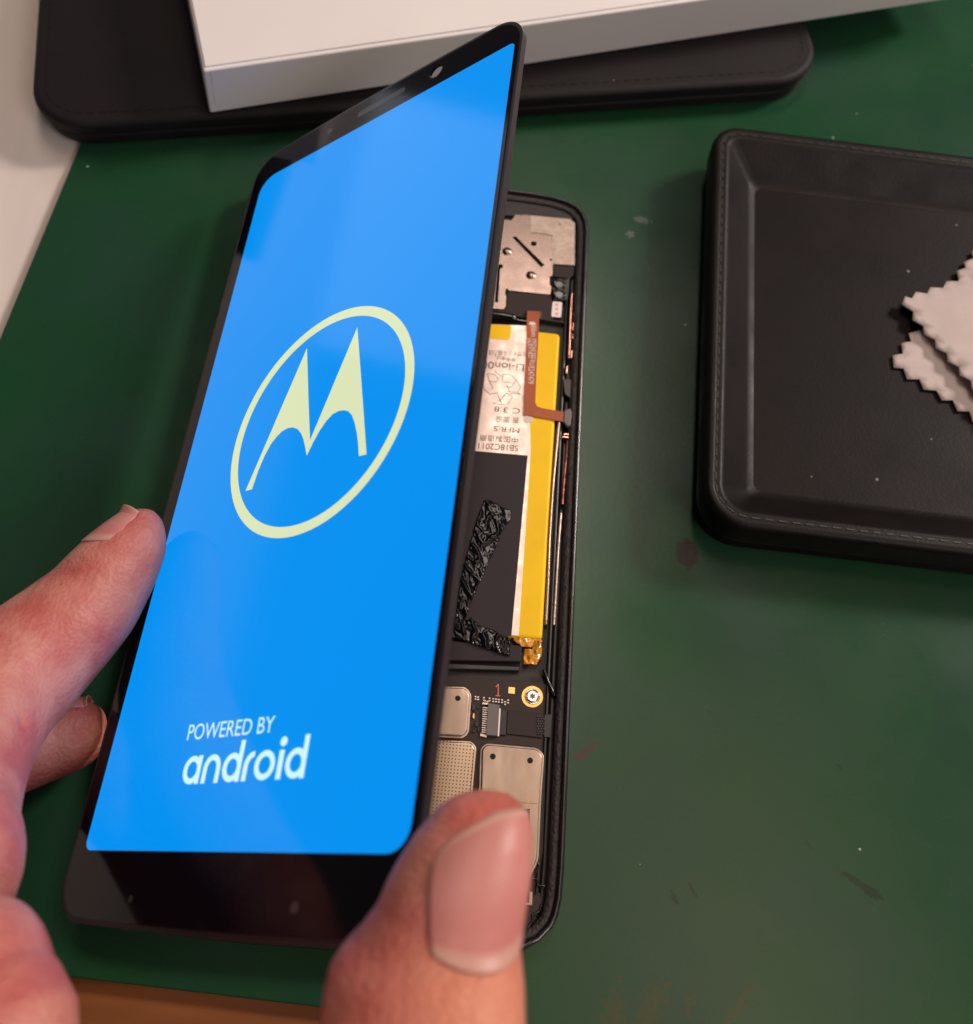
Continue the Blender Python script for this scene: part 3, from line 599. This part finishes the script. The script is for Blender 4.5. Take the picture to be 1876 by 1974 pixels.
shield('shield_can', [(575, 584), (880, 612), (915, 650), (895, 930), (880, 1290), (835, 1365), (800, 1500), (520, 1500), (545, 610)], g4, pz + 1.05, M['shield'], [(611, 657, .52), (838, 682, .52)], 1.0)
q = P(g4, [(560, 915), (882, 935), (882, 945), (560, 925)], pz + 1.1); prism('shield_step', q, pz + 1.0, pz + 1.16, M['shield'], body, bevel=.05)
prism('shield_opening', P(g4, [(700, 970), (836, 978), (834, 1530), (700, 1530)], pz + 1.07), pz + 1.0, pz + 1.07, M['hole'], body)
prism('gold_bracket', P(g4, [(700, 1535), (832, 1548), (835, 1480), (853, 1482), (850, 1562), (700, 1550)], pz + .9), pz, pz + .9, M['shield'], body)
prism('lower_gasket', rounded(P(g4, [(780, 1560), (895, 1480), (905, 1560), (890, 1600), (850, 1620), (850, 1660), (800, 1720), (700, 1740)], 4.9), .4), 3.4, 4.9, M['plate'], body, bevel=.15)
for pts in ([(850, 1400), (880, 1405), (885, 1440), (930, 1445)], [(880, 1300), (890, 1330), (850, 1400)], [(905, 1560), (890, 1600), (850, 1622), (850, 1660), (800, 1725)]):
    tube('gasket_seam', [W(*g4(*a_), 4.95) for a_ in pts], .16, M['gloss_black'], body)
tube('side_ribbon', [W(*g5(800, 860), 5.0), W(*g5(835, 960), 4.8), W(*g5(880, 1060), 4.8), W(*g5(905, 1110), 4.6)], .35, M['gloss_black'], body)
prism('cable_clip', P(g5, [(800, 1290), (885, 1285), (870, 1520), (795, 1515)], 4.9), 3.4, 4.9, M['channel'], body, bevel=.2)

# ============================================================ lifted display
disp = thing('lifted_phone_screen', 'lit blue phone display panel lifted off its body and held by a hand', 'display')
go = rrect(0, 1.3, 73.4, 155.5, 6.5, 12)
go = [(x, y) for x, y in go]
# the short edges bow slightly outwards in the middle
def bow(p):
    x, y = p; t = (x - 37.25) / 37.25
    return (x, y - .9 * (t * t) + .5) if y > 100 else (x, y + .6 * t * t - .5)
go = [bow(p) for p in dens(go, 5)]
hole = circle(52.5, 152.1, 1.55, 28)
hu, hv = Frame(DISP.at(0, 0, -.9), RD).pick(841, 136)
glass = prism('cover_glass', inset(go, .75), -.55, 0, M['glass'], disp, fr=DISP, holes=[hole], bevel=.28, seg=3, angle=50)
prism('display_frame', go, -1.35, -.15, M['frame_d'], disp, fr=DISP, holes=[inset(go, .8)], bevel=.3, angle=50)
prism('panel_back', inset(go, .9), -1.2, -.6, M['channel'], disp, fr=DISP, holes=[circle(hu, hv, 2.4, 28)])
ub, vb = 3.615, 11.5; SW, SH = 68.27, 136.54
scr = rrect(ub, vb, ub + SW, vb + SH, (1.2, 4.2, 1.5, 3.6), 8)
panel = join_mesh('screen', [sheet(scr, .012, DISP)], M['screen'], disp)
# emblem: ring and batwing letter
rc = Vector((38.6, 79.75)); ro = 21.4; ri = 19.5; n_ = 96; vs, fs = [], []
for i in range(n_):
    a_ = 2 * math.pi * i / n_; cs = Vector((math.cos(a_), math.sin(a_))); vs += [DISP.at(*(rc + cs * ro), .024), DISP.at(*(rc + cs * ri), .024)]
for i in range(n_): j = (i + 1) % n_; fs.append([2 * i, 2 * i + 1, 2 * j + 1, 2 * j])
mp_ = [(295, 1452), (740, 418), (751, 800), (762, 1085), (1104, 268), (1136, 700), (1170, 1187), (1115, 1200), (1110, 1110), (1100, 1030), (1085, 960), (1065, 905), (1040, 877), (1010, 868), (970, 873), (925, 897), (880, 945), (835, 1010), (785, 1100), (738, 1197), (728, 1140), (715, 1080), (697, 1035), (670, 1003), (635, 992), (600, 998), (560, 1020), (520, 1060), (478, 1115), (435, 1195), (390, 1300), (342, 1440)]
logo = [DISP.pick(*g6(*a_)) for a_ in mp_]
join_mesh('emblem', [(vs, fs), sheet(logo, .024, DISP)], M['logo'], panel)
# lettering
pk = lambda x, y: Vector(DISP.pick(*g7(x, y)))
join_mesh('powered_by_lettering', [text_data('POWERED BY', DISP, .024, pk(333, 405), pk(1195, 325), pk(364, 250))], M['text_lit'], panel)
# the rounded word below it, drawn from strokes
b0, b1 = pk(268, 850), pk(1498, 782); ex = (b1 - b0); Lw_ = ex.length; ex = ex / Lw_; ey = pk(1572, 342) - pk(1498, 782); ascender = ey.length; ey = ey / ascender
def lettered():
    items = []; st = .215; xh = 1.0; asc = 1.42
    def ring(cx, r0=.5, n=40, a0=0, a1=360, rx=.47):
        vs, fs = [], []
        for i in range(n + 1):
            a_ = math.radians(a0 + (a1 - a0) * i / n); vs += [(cx + rx * math.cos(a_), .5 + .5 * math.sin(a_)), (cx + (rx - st) * math.cos(a_), .5 + (.5 - st * .95) * math.sin(a_))]
        return vs, [[2 * i, 2 * i + 1, 2 * i + 3, 2 * i + 2] for i in range(n)]
    def rect(x0, x1, y0, y1): return [(x0, y0), (x1, y0), (x1, y1), (x0, y1)], [[0, 1, 2, 3]]
    x = 0; segs = []
    def a_like(x, top): segs.append(ring(x + .47)); segs.append(rect(x + .94 - st, x + .94, 0, top)); return x + .94
    x = a_like(x, 1.0) + .13
    segs.append(rect(x, x + st, 0, .58)); segs.append(ring(x + .45, a0=0, a1=180, rx=.45)); segs.append(rect(x + .90 - st, x + .90, 0, .5)); segs[-3] = rect(x, x + st, 0, .5); x += .90 + .12
    x = a_like(x, asc) + .12
    segs.append(rect(x, x + st, 0, .5)); segs.append(ring(x + .45, a0=88, a1=180, rx=.45)); x += .52 + .02
    segs.append(ring(x + .49, rx=.49)); x += .98 + .13
    segs.append(rect(x, x + st + .02, 0, .97)); 
    cx = x + st / 2 + .01; segs.append(([(cx + .165 * math.cos(k * math.pi / 10), 1.25 + .165 * math.sin(k * math.pi / 10)) for k in range(20)], [list(range(20))])); x += st + .15
    x = a_like(x, asc)
    for k, (v, f) in enumerate(segs):
        out = []
        for (a_, b2) in v:
            q = b0 + ex * (a_ / x * Lw_) + ey * (b2 / asc * ascender); out.append(DISP.at(q.x, q.y, .024 + .004 * (k % 2)))
        items.append((out, f))
    return items
join_mesh('word_lettering', lettered(), M['text_lit'], panel)
# earpiece, sensor window, little dots
prism('earpiece_slot', rrect(31.5, 151.2, 44.5, 152.8, .8), .002, .02, M['lens'], disp, fr=DISP)
prism('status_sensor', circle(23.5, 152, .7), .002, .02, M['lens'], disp, fr=DISP)
for (px, py, r) in ((252, 1733, .55), (568, 1750, .75)):
    u, v = DISP.pick(px, py); prism('dust_dot', circle(u, v, r, 14), .002, .05, M['lens'], disp, fr=DISP, bevel=.02)

# ============================================================ hand
def skin_mat():
    m_ = mat('skin', (.53, .22, .165), .50, sss=.25, col2=(.44, .105, .085), vscale=130, spec=.35)
    nt, b = nodes(m_)
    tc = nt.nodes.new('ShaderNodeTexCoord')
    n1 = nt.nodes.new('ShaderNodeTexNoise'); n1.inputs['Scale'].default_value = 900; n1.inputs['Detail'].default_value = 4; nt.links.new(tc.outputs['Object'], n1.inputs[0])
    v1 = nt.nodes.new('ShaderNodeTexVoronoi'); v1.inputs['Scale'].default_value = 1500; nt.links.new(tc.outputs['Object'], v1.inputs[0])
    ad = nt.nodes.new('ShaderNodeMath'); ad.operation = 'ADD'; nt.links.new(n1.outputs[0], ad.inputs[0]); nt.links.new(v1.outputs['Distance'], ad.inputs[1])
    n3 = nt.nodes.new('ShaderNodeTexNoise'); n3.inputs['Scale'].default_value = 260; n3.inputs['Detail'].default_value = 5; n3.inputs['Distortion'].default_value = .6; mp3 = nt.nodes.new('ShaderNodeMapping'); mp3.inputs['Rotation'].default_value = (0, 0, -.75); mp3.inputs['Scale'].default_value = (1.8, .45, 1); nt.links.new(tc.outputs['Object'], mp3.inputs[0]); nt.links.new(mp3.outputs[0], n3.inputs[0])
    ad3 = nt.nodes.new('ShaderNodeMath'); ad3.operation = 'MULTIPLY_ADD'; ad3.inputs[1].default_value = 3.0; nt.links.new(n3.outputs[0], ad3.inputs[0]); nt.links.new(ad.outputs[0], ad3.inputs[2]); ad = ad3
    bp = nt.nodes.new('ShaderNodeBump'); bp.inputs['Distance'].default_value = .13 * S; bp.inputs['Strength'].default_value = .8
    nt.links.new(ad.outputs[0], bp.inputs['Height']); nt.links.new(bp.outputs[0], b.inputs['Normal'])
    return m_
M['skin'] = skin_mat()
V_, F_ = [], []
def add_tube(secs, up_hint, n=40, sub=6, mod=None):
    """secs: (centre, half-width a, half-width b); closed tapering tube"""
    cs = spline([s[0] for s in secs], sub); ra = spline([Vector((s[1], s[2], 0)) for s in secs], sub); base = len(V_); N = len(cs)
    for i, c in enumerate(cs):
        t = (cs[min(i + 1, N - 1)] - cs[max(i - 1, 0)]).normalized(); a_ = up_hint.cross(t).normalized(); b2 = t.cross(a_)
        A, B = max(ra[i].x, .02), max(ra[i].y, .02)
        for k in range(n):
            an = 2 * math.pi * k / n; q = 1
            V_.append(c + a_ * math.cos(an) * A + b2 * math.sin(an) * B)
    for i in range(N - 1):
        for k in range(n): F_.append([base + i * n + k, base + i * n + (k + 1) % n, base + (i + 1) * n + (k + 1) % n, base + (i + 1) * n + k])
    F_.append([base + k for k in range(n)][::-1]); F_.append([base + (N - 1) * n + k for k in range(n)])

# thumb, from its silhouette: rows (picture y, left x, right x)
TZ = 70.0
TH = [(1527, 922, 948), (1531, 897, 966), (1540, 871, 992), (1556, 847, 1010), (1580, 824, 1018), (1612, 797, 1022), (1662, 765, 1021), (1700, 745, 1018), (1744, 726, 1011), (1792, 690, 1004), (1823, 659, 1003), (1855, 637, 1007), (1915, 624, 1012), (1974, 619, 1013), (2040, 612, 1016)]
def interp(tab, y, k):
    for a_, c in zip(tab, tab[1:]):
        if a_[0] <= y <= c[0]:
            t = (y - a_[0]) / (c[0] - a_[0]); return a_[k] + (c[k] - a_[k]) * t
    return tab[-1][k] if y > tab[-1][0] else tab[0][k]
CAMUP = Vector((-RC[2][0], -RC[2][1], -RC[2][2]))        # towards the viewer
CAMR = Vector(RC[0])
def thumb_pt(y, an, off=0.0):
    l, r = interp(TH, y, 1), interp(TH, y, 2); cx = (l + r) / 2; z = TZ + max(0, (y - 1800)) * .012
    c = W(cx, y, z); e = W(r, y, z); hw = (e - c).length; 
    dep = min(8.6, hw * .88)
    cs, sn = math.cos(an), math.sin(an)
    d = CAMR * cs * hw + CAMUP * sn * dep
    # nail bed: slightly sunken plate facing right and towards the viewer
    if off == 0 and 1548 < y < 1822:
        xl = 834 + 10 * max(0, (1680 - y) / 65) ** 2 + 22 * max(0, (y - 1730) / 90) ** 2; aL = math.acos(max(-.98, min(.98, (xl - cx) / (r - cx)))); a0 = (aL - .14) / 2; w_ = (an - a0 + math.pi) % (2 * math.pi) - math.pi; hw_ = (aL + .14) / 2 + .04
        if abs(w_) < hw_:
            k = min(1, (hw_ - abs(w_)) / math.radians(7)) * min(1, (y - 1548) / 12) * min(1, (1822 - y) / 12)
            d -= d.normalized() * .07 * k
    if off: d += d.normalized() * off
    return c + d
base = len(V_); NS = 72; ys = [1527.5] + [1528.5 + .8 * i for i in range(12)] + [1539 + 3.0 * i for i in range(167)]
for y in ys:
    for k in range(NS): V_.append(thumb_pt(y, 2 * math.pi * k / NS))
for i in range(len(ys) - 1):
    for k in range(NS): F_.append([base + i * NS + k, base + i * NS + (k + 1) % NS, base + (i + 1) * NS + (k + 1) % NS, base + (i + 1) * NS + k])
F_.append([base + k for k in range(NS)][::-1]); F_.append([base + (len(ys) - 1) * NS + k for k in range(NS)])
mw = lambda px, py, z, r: (W(px, py, z), r * (W(px, py, z) - CAM).length / F, r * (W(px, py, z) - CAM).length / F)
UP = Vector((0, 0, 1))
add_tube([(W(816, 2035, 72), 10.4, 8), (Vector((52.5, -30, 74)), 12.5, 11), (Vector((44, -55, 74)), 16, 15), (Vector((25, -80, 70)), 22, 19), (Vector((0, -100, 64)), 26, 20), (Vector((-10, -135, 62)), 26, 18), (Vector((-14, -175, 66)), 25, 19), (Vector((-30, -240, 84)), 28, 23), (Vector((-55, -330, 112)), 34, 29)], UP)
# index finger
fz = 19
idx = [(292, 984, fz, 6), (286, 996, fz, 28), (274, 1018, fz, 46), (258, 1046, fz, 60), (232, 1082, fz, 72), (203, 1122, fz, 80), (172, 1164, fz, 87), (130, 1206, fz + 1, 94), (84, 1248, fz + 2, 101), (32, 1296, fz + 4, 108), (-20, 1348, fz + 7, 112), (-62, 1420, fz + 11, 112), (-92, 1500, fz + 16, 112), (-112, 1590, fz + 22, 114), (-120, 1700, fz + 28, 118)]
add_tube([mw(*a_) for a_ in idx] + [(Vector((-9, -12, 55)), 8.6, 8.5), (Vector((-12, -34, 60)), 11, 10.5), (Vector((-8, -75, 62)), 16, 15)], UP)
# middle finger behind it
mid = [(203, 1384, 9, 6), (197, 1386, 9, 26), (185, 1392, 9, 42), (165, 1402, 9, 55), (135, 1414, 9, 64), (95, 1424, 9.5, 70), (45, 1436, 11, 76), (-20, 1455, 13, 82), (-100, 1480, 18, 90), (-200, 1540, 24, 95)]
add_tube([mw(*a_) for a_ in mid] + [(Vector((-31, -6, 40)), 9, 8.5), (Vector((-26, -38, 54)), 11, 10.5), (Vector((-12, -85, 62)), 15, 15)], UP)
# curled ring finger joint at the lower left
rg = [(-70, 1748, 56, 8), (-69, 1758, 56, 44), (-67, 1782, 56, 80), (-64, 1822, 57, 106), (-60, 1870, 58, 118), (-50, 1950, 59, 124), (-30, 2060, 60, 130)]
add_tube([mw(*a_) for a_ in rg] + [(Vector((2, -40, 61)), 13, 12), (Vector((0, -95, 63)), 18, 16)], UP)
me = bpy.data.meshes.new('hand_raw'); me.from_pydata([tuple(Vector(v) * S) for v in V_], [], F_); me.update()
ho = bpy.data.objects.new('hand_raw', me); COL.objects.link(ho)
rm = ho.modifiers.new('r', 'REMESH'); rm.mode = 'VOXEL'; rm.voxel_size = .42 * S; rm.use_smooth_shade = True
smo = ho.modifiers.new('s', 'SMOOTH'); smo.factor = .5; smo.iterations = 4
bpy.context.view_layer.update()
hm = bpy.data.meshes.new_from_object(ho.evaluated_get(bpy.context.evaluated_depsgraph_get())); bpy.data.objects.remove(ho)
# creases over the joints, and a fold around the thumb nail
def crease(v, a_, c, depth, wd):
    ab = c - a_; t = max(0, min(1, (v - a_).dot(ab) / ab.length_squared)); d = (v - (a_ + ab * t)).length
    return depth * math.exp(-(d / wd) ** 2)
CR = [(W(240, 1290, 34), W(215, 1150, 34), .0, .5)]
CR = []
for pts, dep in (([(340 * .81, 0)], 0),): pass
def cr_line(pts, z, dep, wd): 
    for a_, c in zip(pts, pts[1:]): CR.append((W(*a_, z), W(*c, z), dep, wd))
cr_line([(262, 1130), (286, 1165), (288, 1195)], 26, .45, .45)
cr_line([(160, 1250), (135, 1225), (120, 1200)], 30, .3, .5)
cr_line([(45, 1395), (20, 1375), (0, 1340)], 34, .6, .6)
cr_line([(90, 1400), (60, 1370)], 34, .35, .5)
cr_line([(660, 1835), (700, 1830), (760, 1848)], 78, .22, .45)
for yy, dd in ((1862, .12), (1885, .16), (1905, .10), (1935, .12)): cr_line([(632, yy), (680, yy - 8), (740, yy + 4), (800, yy + 2)], 79, dd, .35)
cr_line([(836, 1650), (826, 1716), (832, 1770), (852, 1806), (893, 1830), (960, 1836), (1000, 1828)], 80, .10, .35)
for k_ in range(4): cr_line([(150 + k_ * 9, 1075 + k_ * 5), (178 + k_ * 9, 1105 + k_ * 5)], 26, .12, .3)
NRM = [v.normal.copy() for v in hm.vertices]; COS = [v.co / S for v in hm.vertices]
for v, p, nm in zip(hm.vertices, COS, NRM):
    tot = 0
    for a_, c, dep, wd in CR:
        if abs(p.x - a_.x) < 12 and abs(p.y - a_.y) < 12: tot += crease(p, a_, c, dep, wd * 1.4)
    if tot: v.co -= nm * tot * S
hand = link('hand', hm, M['skin'], smooth=True)
tag(hand, 'left hand pinching the lifted display between its thumb and fingers', 'hand')
# reddish and paler areas of the skin itself
nt, b = nodes(M['skin'])
q = W(838, 1795, 78)
def skin_blob(px, py, z, r, col, soft=1.0):
    c = W(px, py, z); tc = nt.nodes.new('ShaderNodeTexCoord'); ds = nt.nodes.new('ShaderNodeVectorMath'); ds.operation = 'DISTANCE'; ds.inputs[1].default_value = tuple(c * S); nt.links.new(tc.outputs['Object'], ds.inputs[0])
    mr = nt.nodes.new('ShaderNodeMapRange'); mr.interpolation_type = 'SMOOTHSTEP'; mr.inputs[1].default_value = r * S; mr.inputs[2].default_value = r * S * .15; mr.inputs[4].default_value = soft; nt.links.new(ds.outputs['Value'], mr.inputs[0])
    mixin(nt, b, 'Base Color', mr.outputs[0], col)
skin_blob(833, 1800, 78, 3.2, (.50, .07, .055), .6)
skin_blob(770, 1960, 78, 12, (.52, .13, .09), .5)
skin_blob(940, 1920, 78, 10, (.66, .27, .14), .55)
skin_blob(930, 1535, 74, 7, (.60, .15, .11), .6)

# nails
def nail_mat():
    m_ = mat('nail_plate', (.60, .28, .23), .42, spec=.35, sss=.2, bump=.03, bscale=350, stretch=(1, .1, 1)); nt, b = nodes(m_)
    at = nt.nodes.new('ShaderNodeAttribute'); at.attribute_name = 'along'; rp = nt.nodes.new('ShaderNodeValToRGB'); e = rp.color_ramp.elements
    e[0].position = 0; e[0].color = (.58, .31, .245, 1); e[1].position = 1; e[1].color = (.53, .26, .21, 1)
    for p_, c in ((.03, (.58, .31, .245, 1)), (.06, (.52, .20, .17, 1)), (.4, (.55, .215, .19, 1)), (.83, (.50, .17, .15, 1)), (.90, (.54, .275, .225, 1))):
        x = e.new(p_); x.color = c
    nt.links.new(at.outputs['Fac'], rp.inputs[0]); nt.links.new(rp.outputs[0], b.inputs['Base Color'])
    return m_
M['nail'] = nail_mat()
def nail_mesh(name, fn, ns=40, nq=28):
    vs, fs, al = [], [], []
    for i in range(ns + 1):
        for j in range(nq + 1): vs.append(fn(i / ns, -1 + 2 * j / nq)); al.append(i / ns)
    for i in range(ns):
        for j in range(nq): a_ = i * (nq + 1) + j; fs.append([a_, a_ + 1, a_ + nq + 2, a_ + nq + 1])
    me = bpy.data.meshes.new(name); me.from_pydata([tuple(v * S) for v in vs], [], fs); me.update()
    at = me.attributes.new('along', 'FLOAT', 'POINT')
    for i, a_ in enumerate(al): at.data[i].value = a_
    o = link(name, me, M['nail'], hand, smooth=True); so = o.modifiers.new('thickness', 'SOLIDIFY'); so.thickness = .25 * S; so.offset = -1
    return o
def thumb_nail(s, q):
    # q -1 = left border, +1 = right border round the side
    top = 1546 + (14 * max(0, q) ** 2 + 34 * max(0, q) ** 8 + 60 * max(0, -q) ** 1.6 + 34 * max(0, -q) ** 9)
    botm = 1826 - 48 * abs(q) ** 2.0
    y = top + (botm - top) * s
    l, r_ = interp(TH, y, 1), interp(TH, y, 2); cx = (l + r_) / 2
    xl = 836 + 10 * max(0, (1680 - y) / 65) ** 2 + 22 * max(0, (y - 1730) / 90) ** 2
    aL = math.acos(max(-.98, min(.98, (xl - cx) / (r_ - cx)))); aR = math.radians(-8)
    an = aL + (aR - aL) * (q + 1) / 2
    return thumb_pt(y, an, .10 - .26 * abs(q) ** 4 + .10 * (1 - s))
nail_mesh('thumb_nail', thumb_nail)
def tube_nail(secs, t0, t1, ang, half):
    cs = [a_[0] for a_ in secs]; rs = [a_[1] for a_ in secs]
    def at(t):
        k = min(int(t), len(cs) - 2); f = t - k; return cs[k].lerp(cs[k + 1], f), rs[k] + (rs[k + 1] - rs[k]) * f
    def fn(s, q):
        t = t0 + (t1 - t0) * (s * (1 - .18 * q * q)) + .5 * q * q * (1 - s) * .4
        c, r_ = at(t); ax = (at(t1)[0] - at(t0)[0]).normalized(); side = UP.cross(ax).normalized()
        if side.y < 0: side = -side
        up = ax.cross(side); up = up if up.z > 0 else -up
        an = math.radians(ang) + q * math.radians(half)
        r2 = max(r_, at(t0 + .9)[1] * .93)
        return c + (side * math.cos(an) + up * math.sin(an)) * (r2 + .16 - .4 * abs(q) ** 4 - .12 * s)
    return fn
nail_mesh('index_nail', tube_nail([mw(*a_)[:2] for a_ in idx], 1.2, 4.1, 42, 46))
nail_mesh('middle_nail', tube_nail([mw(*a_)[:2] for a_ in mid], 1.5, 4.0, 20, 40))
